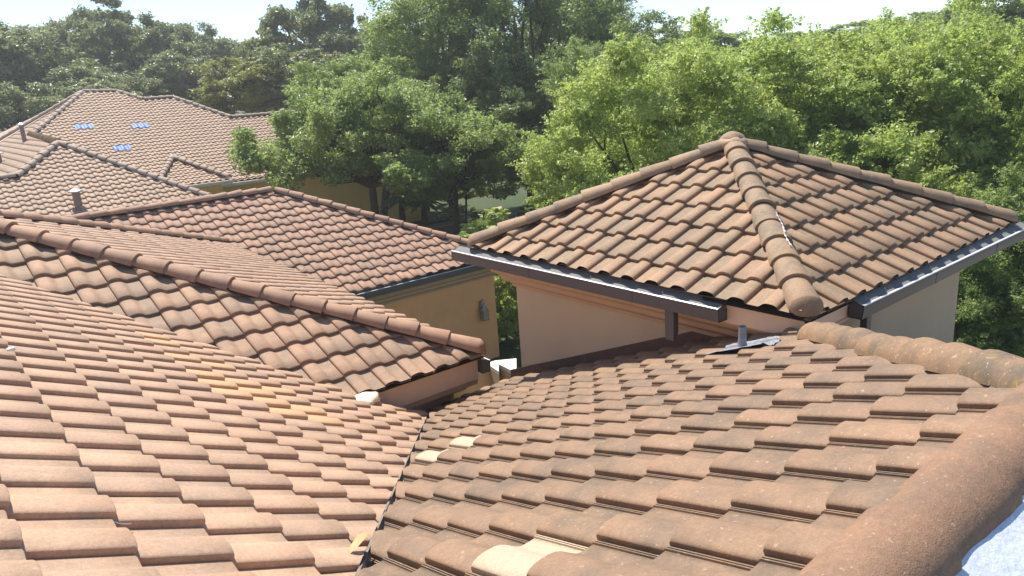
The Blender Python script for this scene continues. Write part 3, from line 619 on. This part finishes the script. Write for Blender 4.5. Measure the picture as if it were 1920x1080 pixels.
# rear faces close the roof
b = MB(); 
def rf(*pts): 
    b.add([(x, y, H(z) - .03) for x, y, z in pts], [tuple(range(len(pts)))])
rf((8.33, 44.07, .93), (9.88, 43.9, .83), (9.88, 52, -2.9), (8.33, 52, -2.9)); rf((9.88, 43.9, .83), (10.79, 42.8, .32), (10.79, 48, -2.1), (9.88, 52, -2.9))
rf((10.79, 42.8, .32), (12.28, 42.8, .33), (12.28, 48, -2.1), (10.79, 48, -2.1)); rf((12.28, 42.8, .33), (14.2, 40.2, -.87), (14.2, 46, -3.5), (12.28, 48, -2.1))
rf((14.2, 40.2, -.87), (19.3, 40.2, -.87), (19.3, 46, -3.5), (14.2, 46, -3.5)); rf((19.3, 40.2, -.87), (24, 34.5, -3.5), (24, 46, -3.5), (19.3, 46, -3.5))
rf((8.33, 44.07, .93), (8.33, 52, -2.9), (.5, 52, -2.9), (.5, 44, -3.2)); rf((4.74, 30.86, -1.06), (5.2, 40.1, -.93), (9.3, 36, -3.2), (9.3, 24.9, -3.85))
b.build('rear_roof', M['tileE'], far)
CE = M['capE']
def er(p, q_, **kw): ridge_run('hip_ridge', far, CE, p, q_, hw=.145, hh=.125, L=.40, lift=.05, seg=8, **kw)
er((5.2, 40.1, zE1(0, 40.1)), (8.33, 44.07, .89), seed=31, dome=False); er((8.33, 44.07, .89), (9.88, 43.9, .83), seed=32, dome=False)
er((10.79, 42.8, .32), (9.88, 43.9, .82), seed=33, dome=False); er((10.79, 42.8, .32), (12.28, 42.8, .34), seed=34, dome=False)
er((14.2, 40.2, -.87), (12.28, 42.8, .33), seed=35, dome=False); er((14.2, 40.2, -.87), (19.3, 40.2, -.87), seed=36, dome=False)
er((9.3, 24.9, zE2(0, 24.9)), (4.74, 30.86, -1.06), seed=37, dome=False); er((3.05, 28.94, -1.95), (4.74, 30.86, -1.06), seed=38, dome=False)
er((3.05, 28.94, -1.93), (.5, 28.94, -1.93), seed=39, dome=False); er((1.0, 44.0, zEL(1, 44)), (8.33, 44.07, .9), seed=40, dome=False)
ridge_run('stacked_ridge', far, M['capP'], (4.74, 30.9, -1.08), (5.15, 40.0, -.93), hw=.17, hh=.16, L=.20, seg=8, seed=41, dome=False, label='tightly stacked ridge caps between the two grey-tan roofs')
# little hipped wing over the yellow wall
wz = lambda x, y: -3.16 + (y - 34.0) * ts
wa = V3(10.05, 36.9, -2.35); wl = V3(8.3, 33.9, -3.32); wr_ = V3(11.55, 33.9, -3.32)
tile_slope('roof_slope', far, M['tileE'], (8.3, 33.9, -3.38), (1, 0, 0), unit(V3(0, 1, .34)), .297, .31, [[wl, wr_, wa]], fine=0, seed=42, label='small hipped slope over the yellow wall')
er((11.5, 33.95, -3.28), tuple(wa + V3(0, -.1, .02)), seed=43, dome=True); er((8.6, 34.3, -3.16), tuple(wa + V3(0, -.1, .02)), seed=44, dome=False)
ew = MB().box((6.5, 35.0, 0), (22.5, 43, H(-3.62))).build('wall', M['yellow'], far)
MB().box((8.8, 34.3, 0), (11.25, 35.1, H(-3.45))).build('wall', M['yellow'], far)
MB().box((.9, 24.2, 0), (7.6, 31, H(-4.4))).build('wall', M['yellow'], far)
for x0, x1, y, z in ((8.5, 11.6, 33.78, -3.36), (11.2, 24.0, 34.38, -3.56)):
    g = MB().sweep([(0, -.02), (.12, -.02), (.13, .10), (.11, .10), (.10, .0), (0, .0)], (x0, y, H(z) - .10), (x1, y, H(z) - .10), (0, -1, 0)).box((x0 + .05, y + .002, H(z) - .15), (x1 - .05, y + .04, H(z) + .0)).build('gutter', M['whiteg'], far)
# flue and pipes on that roof
def cap_pipe(px, label, base, h, r, name='roof_flue'):
    t = thing(name, label, 'flue', tuple(base))
    x, y, z = base
    MB().tube([(x, y, z - .12), (x, y, z + h)], r, 14).build('pipe', M['pipe'], t)
    MB().tube([(x, y, z + h - .01), (x, y, z + h + .03)], [r * 1.9, r * 1.9], 14).tube([(x, y, z + h + .03), (x, y, z + h + .10)], [r * 1.9, r * .5], 14).build('rain_cap', M['tin'], t)
    return t
cap_pipe(0, 'brown flue with a shiny tin cap on the nearer grey-tan slope', (4.30, 26.9, H(zE2(0, 26.9)) + .03), .47, .115)
cap_pipe(0, 'thin brown flue with a flat cap beside the stacked ridge caps', (4.62, 38.0, H(zEL(4.62, 38.0)) + .03), .62, .085)
cap_pipe(0, 'short brown flue at the left edge of the picture on the grey-tan roof', (3.30, 35.4, H(zEL(3.3, 35.4)) + .03), .35, .12)
def blue_patch(x, y, w_, label):
    nx, ny = 24, 6; vs = []; fs = []; q = np.random.default_rng(int(x * 100))
    for j in range(ny):
        for i in range(nx):
            X = x - w_ / 2 + w_ * i / (nx - 1); Y = y - .17 + .36 * j / (ny - 1); u = ((X - 11.838) / .297) % 1
            h = .060 + .052 * max(0, math.sin(math.pi * min(1, u / .66))) ** .7 + q.normal(0, .003)
            vs.append((X, Y, H(zE1(X, Y)) + h))
    for j in range(ny - 1):
        for i in range(nx - 1): a = j * nx + i; fs.append((a, a + 1, a + 1 + nx, a + nx))
    MB().add(vs, fs, True).build('blue_patch', M['blue'], label=label, cat='plastic patch', group='blue patches on the distant roof')
blue_patch(7.40, 40.42, .78, 'blue plastic patch nearest the left hip of the distant roof')
blue_patch(9.73, 40.05, .78, 'blue plastic patch on the distant roof, the one below the stepped ridge')
blue_patch(8.34, 38.2, .70, 'lowest blue plastic patch in the open middle of the distant roof')
blue_patch(14.27, 35.35, .50, 'small blue plastic patch beside the tree at the right of the distant roof')

# ------------------------------------------------------------------ trees and plants
def crown_mesh(seed, R, clumps, per, size, flat=.62, low=-.55, spread=.24, lump_=.22, inner=.35, sprig=.25, aspect=.55):
    """leaves gathered in clumps through the crown's volume; returns mesh and clump centres"""
    r = np.random.default_rng(seed); R = np.array(R, float)
    d = r.normal(size=(clumps * 3, 3)); d /= np.linalg.norm(d, axis=1)[:, None]; d = d[d[:, 2] > low][:clumps]; n = len(d)
    ph = r.random((4, 3)) * 6; k = 1 + lump_ * sum(np.sin(d @ (r.normal(size=3) * (2.2 + i)) + ph[i, 0]) for i in range(4)) / 2
    rad = (inner + (1 - inner) * r.random(n) ** .45) * k
    C = d * rad[:, None] * R
    cs = spread * R.mean() * (.6 + .8 * r.random(n))
    cnt = np.maximum(8, (per * (cs / cs.mean()) ** 2 * (.6 + .8 * r.random(n)))).astype(int)
    idx = np.repeat(np.arange(n), cnt); T = len(idx)
    q = r.normal(size=(T, 3)); q /= np.linalg.norm(q, axis=1)[:, None]; q *= (r.random(T) ** .42)[:, None]
    # twigs: part of each clump's leaves run out along short shoots
    tw = r.integers(0, 9, T); td = r.normal(size=(n, 9, 3)) + unit([0, 0, 1]) * .5 + d[:, None] * .9; td /= np.linalg.norm(td, axis=2)[..., None]
    on_ = r.random(T) < sprig; q[on_] = td[idx, tw][on_] * (.3 + 1.15 * r.random(on_.sum()))[:, None] + r.normal(0, .07, (on_.sum(), 3))
    P = C[idx] + q * cs[idx][:, None] * [1, 1, flat]
    nr = r.normal(size=(T, 3)) * .8 + [0, 0, .75] + q * .55; nr /= np.linalg.norm(nr, axis=1)[:, None]
    a = np.cross(nr, r.normal(size=(T, 3))); a /= np.linalg.norm(a, axis=1)[:, None]; b = np.cross(nr, a)
    L = size * np.clip(np.exp(r.normal(-.05, .38, T)), .45, 2.1)[:, None]
    v = np.stack([P - a * L * .5, P + b * L * aspect * .5 + nr * L * .06, P + a * L * .5, P - b * L * aspect * .5 + nr * L * .06], 1).reshape(-1, 3)
    f = np.arange(T * 4).reshape(-1, 4)
    ct = r.random(n)
    t = np.zeros((T, 4)); t[:, 0] = np.clip(.5 * ct[idx] + .5 * r.random(T) + .12 * (q[:, 2]), 0, 1); t[:, 1] = r.random(T); t[:, 3] = 1
    return np_mesh('crown', v, f, np.zeros(len(f), bool), t), C
def limb_mesh(seed, C, R, base_z, rad, n, fork=.25):
    """limbs from the trunk head to some clump centres"""
    r = np.random.default_rng(seed); b = MB(); h = V3(0, 0, base_z)
    pick = r.permutation(len(C))[:n]
    for i in pick:
        p = C[i]; hub = V3(p[0] * .25, p[1] * .25, base_z + fork * (p[2] - base_z)); m1 = hub + (p - hub) * .4 + r.normal(0, .06, 3) * R[0] ; m2 = hub + (p - hub) * .72 + r.normal(0, .06, 3) * R[0]
        b.tube([h, hub, m1, m2, p], [rad, rad * .7, rad * .42, rad * .24, rad * .08], 5, caps=False)
    return b
def make_tree(name, label, pos, R, cm, leafm, C=None, trunk=.22, lean=(0, 0), limbs=22, seed=1, group=None, rot=0.0, scale=1.0, top=None):
    """POS is the crown's centre; the trunk goes down to the ground"""
    pos = V3(*pos); t = thing(name, label, 'tree', (pos[0] + lean[0], pos[1] + lean[1], 0), group)
    if isinstance(cm, tuple): cm, C = cm
    o = bpy.data.objects.new('crown', cm); COL.objects.link(o); o.parent = t
    if not cm.materials: cm.materials.append(leafm)
    o.location = (-lean[0], -lean[1], pos[2]); o.rotation_euler = (0, 0, rot); o.scale = (scale,) * 3 if np.isscalar(scale) else scale
    s3 = np.array([scale] * 3 if np.isscalar(scale) else scale)
    cr, sr = math.cos(rot), math.sin(rot)
    Cw = C * s3; Cw = np.stack([Cw[:, 0] * cr - Cw[:, 1] * sr, Cw[:, 0] * sr + Cw[:, 1] * cr, Cw[:, 2]], 1) + [pos[0], pos[1], 0]
    hz = max(.8, pos[2] - .55 * R[2] * s3[2])
    b = MB(); r = np.random.default_rng(seed); base = V3(pos[0] + lean[0], pos[1] + lean[1], -.1)
    head = V3(pos[0], pos[1], hz); mid = (base + head) / 2 + V3(r.normal(0, .15), r.normal(0, .15), 0)
    b.tube([base, base + V3(0, 0, .4), mid, head], [trunk * 1.35, trunk, trunk * .85, trunk * .75], 9)
    b.build('trunk', M['bark'], t)
    if limbs:
        bb = MB()
        for i in r.permutation(len(Cw))[:limbs]:
            p = V3(Cw[i][0], Cw[i][1], Cw[i][2] + pos[2]); hub = head + (p - head) * V3(.22, .22, .3)
            k = R[0] * .06; m1 = hub + (p - hub) * .4 + r.normal(0, k, 3); m2 = hub + (p - hub) * .72 + r.normal(0, k, 3)
            bb.tube([head, hub, m1, m2, p], [trunk * .6, trunk * .45, trunk * .30, trunk * .17, trunk * .05], 5, caps=False)
        bb.build('branches', M['bark'], t)
    return t
# crowns, each used by several trees with another turn and size
near1 = crown_mesh(1, (3.0, 3.0, 3.2), 330, 950, .070, low=-.95, spread=.155, sprig=.5, lump_=.16, inner=.45)
near2 = crown_mesh(2, (3.0, 3.0, 3.0), 330, 950, .070, low=-.95, spread=.16, sprig=.5, lump_=.18, inner=.45)
mid1 = crown_mesh(3, (4.6, 4.2, 2.5), 260, 720, .105, low=-.35, spread=.15, sprig=.25, lump_=.28)
dark1 = crown_mesh(4, (4.5, 4.5, 6.0), 340, 650, .115, low=-.9, spread=.14, sprig=.45, lump_=.25)
oak1 = crown_mesh(5, (5.6, 5.6, 4.0), 120, 420, .22, low=-.4, spread=.14, sprig=.22, lump_=.35, inner=.45)
oak2 = crown_mesh(6, (5.6, 5.6, 4.2), 150, 380, .22, low=-.5, spread=.15, sprig=.22, lump_=.3)
oak3 = crown_mesh(8, (5.0, 5.0, 4.5), 170, 330, .24, low=-.7, spread=.16, sprig=.3, lump_=.25)
bush1 = crown_mesh(9, (1.0, 1.0, 1.0), 60, 260, .085, low=-.8, spread=.22, sprig=.3)
def lm(mesh_c, m):                              # the same leaves in another green
    me = mesh_c[0].copy(); me.materials.clear(); me.materials.append(m); return (me, mesh_c[1])
def px_tree(name, label, px, py, depth, rx, rz, cm, R0, leafm, **kw):
    """crown centre seen at (px, py), DEPTH metres away; rx, rz its half sizes in picture pixels"""
    s = (rx * depth / F / R0[0], rx * depth / F / R0[1], rz * depth / F / R0[2])
    return make_tree(name, label, at(px, py, depth), R0, cm, leafm, scale=s, **kw)
RN, RM, RD, RO = (3, 3, 3.1), (4.6, 4.2, 2.5), (4.5, 4.5, 6.0), (5.6, 5.6, 4.1)
GR = 'light green trees behind the square tower'
px_tree('broadleaf_tree', 'light green leafy tree rising left of the square tower peak', 1215, 350, 21, 215, 235, near1, RN, M['lnear'], seed=1, limbs=12, group=GR, trunk=.16)
px_tree('broadleaf_tree', 'light green tree directly behind the peak of the square tower', 1440, 300, 23, 230, 225, near2, RN, M['lnear'], seed=2, rot=1.2, limbs=20, group=GR, trunk=.16)
px_tree('broadleaf_tree', 'light green tree over the right hip of the square tower', 1690, 325, 21, 230, 245, near1, RN, M['lnear'], seed=3, rot=2.4, limbs=20, group=GR, trunk=.16)
px_tree('broadleaf_tree', 'light green tree at the right edge of the picture', 1920, 310, 20, 220, 285, near2, RN, M['lnear'], seed=4, rot=3.9, limbs=20, group=GR, trunk=.16)
for i, (px, py, dep, rx, rz, lab) in enumerate([(1330, 330, 27, 200, 250, 'light green tree in the second row, left of the tower peak'), (1570, 330, 27, 210, 255, 'light green tree in the second row, right of the tower peak'), (1810, 300, 26, 210, 265, 'light green tree in the second row near the right edge'), (1110, 400, 25, 100, 130, 'small light green tree behind the left hip of the square tower')]):
    px_tree('broadleaf_tree', lab, px, py, dep, rx, rz, near1 if i % 2 else near2, RN, M['lnear'], seed=70 + i, rot=.9 + 1.7 * i, limbs=20, trunk=.14, group=GR)
nd = lm(near2, M['lmid'])
px_tree('broadleaf_tree', 'darker low tree right of the tower wall under the light green ones', 1890, 520, 17, 170, 185, nd, RN, M['lmid'], seed=5, rot=.6, limbs=30, trunk=.12)
px_tree('broadleaf_tree', 'mid green tree standing between the tall dark tree and the light green ones', 1150, 190, 30, 110, 120, nd, RN, M['lmid'], seed=6, rot=2.0, limbs=24)
# tall dark trees in the middle
px_tree('tall_tree', 'tall dark tree with upright limbs reaching out of the top of the picture', 985, 130, 37, 170, 240, dark1, RD, M['ldark'], seed=7, limbs=60, trunk=.3)
px_tree('tall_tree', 'tall dark green tree just left of the tallest one', 830, 150, 40, 150, 190, lm(dark1, M['lmid']), RD, M['lmid'], seed=8, rot=2.2, limbs=50, trunk=.28)
px_tree('tall_tree', 'dark tree with a visible trunk behind the left hip of the tower', 1000, 260, 34, 110, 110, dark1, RD, M['ldark'], seed=9, rot=4.1, limbs=40, trunk=.2)
px_tree('tall_tree', 'dark tree filling the gap behind the light green tree left of the tower peak', 1120, 130, 44, 140, 160, dark1, RD, M['ldark'], seed=10, rot=1.1, limbs=30)
# middle tree before the yellow house
px_tree('shade_tree', 'spreading mid green tree in front of the yellow house', 690, 285, 29, 205, 118, mid1, RM, M['lmid'], seed=11, limbs=60, trunk=.2, lean=(.3, .2))
px_tree('shade_tree', 'rounded mid green tree right of the spreading one, above the tiled hip', 850, 305, 30, 110, 92, lm(oak3, M['lmid']), (5, 5, 4.5), M['lmid'], seed=12, rot=1.0, limbs=30, trunk=.12)
px_tree('shade_tree', 'brighter green tree top behind the spreading tree', 690, 190, 36, 130, 70, mid1, RM, M['lmid'], seed=13, rot=2.5, limbs=40, trunk=.2)
# live oaks behind the distant roof
GO = 'live oaks behind the distant roof'
OAKS = [(40, 165, 58, 130, 105, oak3, (5, 5, 4.5), 'pale oak at the left edge of the picture'),
        (135, 120, 70, 100, 82, oak2, RO, 'oak between the left edge and the big open-crowned oak'),
        (245, 105, 66, 112, 84, oak1, RO, 'big open-crowned oak above the peak of the distant roof'),
        (395, 135, 74, 100, 74, oak2, RO, 'oak right of the open-crowned one, lower against the sky'),
        (590, 90, 60, 120, 98, oak1, RO, 'tallest oak with bare curved limbs left of the dark trees'),
        (320, 185, 62, 100, 70, oak3, (5, 5, 4.5), 'dark oak directly above the stepped ridge'),
        (190, 195, 55, 110, 60, oak2, RO, 'dark oak behind the left hip of the distant roof'),
        (60, 240, 50, 120, 70, oak2, RO, 'low oak at the left edge beside the distant roof'),
        (560, 160, 50, 110, 62, oak3, (5, 5, 4.5), 'oak below the tallest one, beside the spreading tree'),
        (480, 130, 84, 90, 50, oak2, RO, 'far oak low on the skyline between two taller oaks'),
        (300, 130, 90, 130, 55, oak3, (5, 5, 4.5), 'far oak on the skyline behind the open-crowned one'),
        (100, 120, 92, 130, 60, oak3, (5, 5, 4.5), 'far oak on the skyline at the left'),
        (700, 120, 80, 90, 70, oak2, RO, 'far oak at the left side of the tall dark trees')]
for i, (px, py, dep, rx, rz, cm, R0, lab) in enumerate(OAKS):
    px_tree('live_oak', lab, px, py, dep, rx, rz, cm, R0, M['loak'], seed=20 + i, rot=i * 1.7, limbs=34, trunk=.32, group=GO)
lo = lm(oak3, M['lolive'])
px_tree('live_oak', 'yellowish green oak in front of the dark ones, left of the spreading tree', 470, 178, 48, 92, 58, lo, (5, 5, 4.5), M['lolive'], seed=40, rot=.4, limbs=26)
# skyline beyond the light green trees
LF = lm(oak3, M['lmid'])
for i, (px, py, dep, rx, rz, lab) in enumerate([(1290, 112, 60, 130, 50, 'far green tree on the skyline left of the tower peak'), (1560, 108, 55, 150, 50, 'far green tree on the skyline right of the tower peak'), (1790, 95, 50, 140, 75, 'far green tree on the skyline near the right edge'), (1940, 50, 42, 130, 110, 'far green tree at the upper right corner')]):
    px_tree('far_tree', lab, px, py, dep, rx, rz, LF, (5, 5, 4.5), M['lmid'], seed=50 + i, rot=i * 2.1, limbs=20, group='trees on the skyline at the right')
# garden shrubs
def shrub(name, label, pos, R, m, seed, group=None):
    t = thing(name, label, 'shrub', (pos[0], pos[1], 0), group)
    me = lm(bush1, m)[0]; o = bpy.data.objects.new('foliage', me); COL.objects.link(o); o.parent = t; o.location = (0, 0, pos[2]); o.scale = R; o.rotation_euler = (0, 0, seed)
    MB().tube([(pos[0], pos[1], -.05), (pos[0], pos[1], pos[2])], .04, 6).build('stem', M['bark'], t)
    return t
shrub('hedge_shrub', 'sunlit shrub seen high in the gap between the two walls', (12.5, 16.4, 1.2), (1.0, 1.0, 1.5), M['lnear'], 1)
shrub('hedge_shrub', 'wide bushy shrub behind the other shrubs in the gap between the walls', (14.2, 19.2, 1.2), (2.2, 1.3, 1.5), M['lnear'], 2)
shrub('hedge_shrub', 'sunlit leafy bush in the gap, between the highest shrub and the smallest tuft', (12.05, 15.5, .7), (.55, .55, .9), M['lnear'], 7)
shrub('hedge_shrub', 'smallest tuft of leaves in the gap, right behind the white wall cap', (9.72, 12.3, .3), (.26, .26, .42), M['lnear'], 8)
p = at(835, 408, 41); shrub('hedge_shrub', 'low clipped pale green hedge on the lawn beside the path', (p[0], p[1], .3), (1.3, .9, .4), M['lnear'], 3)
p = at(905, 405, 37); shrub('hedge_shrub', 'dark low shrub by the path next to the left tower hip', (p[0], p[1], .4), (.7, .7, .45), M['ldark'], 4)
p = at(1010, 350, 36); shrub('hedge_shrub', 'sunlit shrub under the dark trees behind the left tower hip', (p[0], p[1], .5), (1.1, 1.1, .7), M['lmid'], 5)
p = at(872, 350, 33); make_tree('young_tree', 'slim young tree beside the path above the tiled hip', (p[0], p[1], 2.6), (1, 1, 1), lm(bush1, M['lmid']), M['lmid'], trunk=.06, limbs=8, scale=(1.0, 1.0, .9), seed=60)
def palm(label, pos, seed):
    r = np.random.default_rng(seed); t = thing('sago_palm', label, 'palm', pos, 'sago palms by the yellow wall')
    MB().tube([V3(*pos), V3(*pos) + V3(0, 0, .5), V3(*pos) + V3(.05, 0, .9)], [.17, .15, .12], 9).build('trunk', M['bark'], t)
    for k in range(22):
        a = k * 2.4 + r.normal(0, .1); e = .35 + .9 * (k / 22); d = V3(math.cos(a), math.sin(a), 0); hub = V3(*pos) + V3(.05, 0, .9); vs = []; fs = []
        for i in range(9):
            x = i / 8; c = hub + d * (1.15 * x * math.cos(e * (1 - .4 * x))) + V3(0, 0, 1.0 * x * math.sin(e) - .75 * x * x); wd = .17 * math.sin(math.pi * (.12 + .85 * x)) ; s = V3(-d[1], d[0], 0)
            vs += [c - s * wd - V3(0, 0, .05), c, c + s * wd - V3(0, 0, .05)]
        for i in range(8): a_ = i * 3; fs += [(a_, a_ + 1, a_ + 4, a_ + 3), (a_ + 1, a_ + 2, a_ + 5, a_ + 4)]
        MB().add(vs, fs).build('frond', M['fleaf'], t)
p = at(752, 385, 36); palm('yellowish sago palm in front of the yellow wall', (p[0], p[1], .9), 1)
p = at(795, 395, 37); palm('sago palm right of the yellowish one under the tree', (p[0], p[1], .6), 2)

# ------------------------------------------------------------------ added thin volume in place of lens glare; pales the far trees
hb = MB().box((-60, -60, -1), (190, 190, 34)).mesh('glare_haze')
hm = bpy.data.materials.new('glare_haze_air'); hm.use_nodes = True; hn = hm.node_tree.nodes; hn.remove(hn['Principled BSDF'])
pv = hn.new('ShaderNodeVolumePrincipled'); pv.inputs['Color'].default_value = (.97, .98, 1, 1); pv.inputs['Density'].default_value = .0012; pv.inputs['Anisotropy'].default_value = .35
hm.node_tree.links.new(pv.outputs[0], hn['Material Output'].inputs['Volume'])
ho = link('glare_haze', hb, hm, kind='stuff')
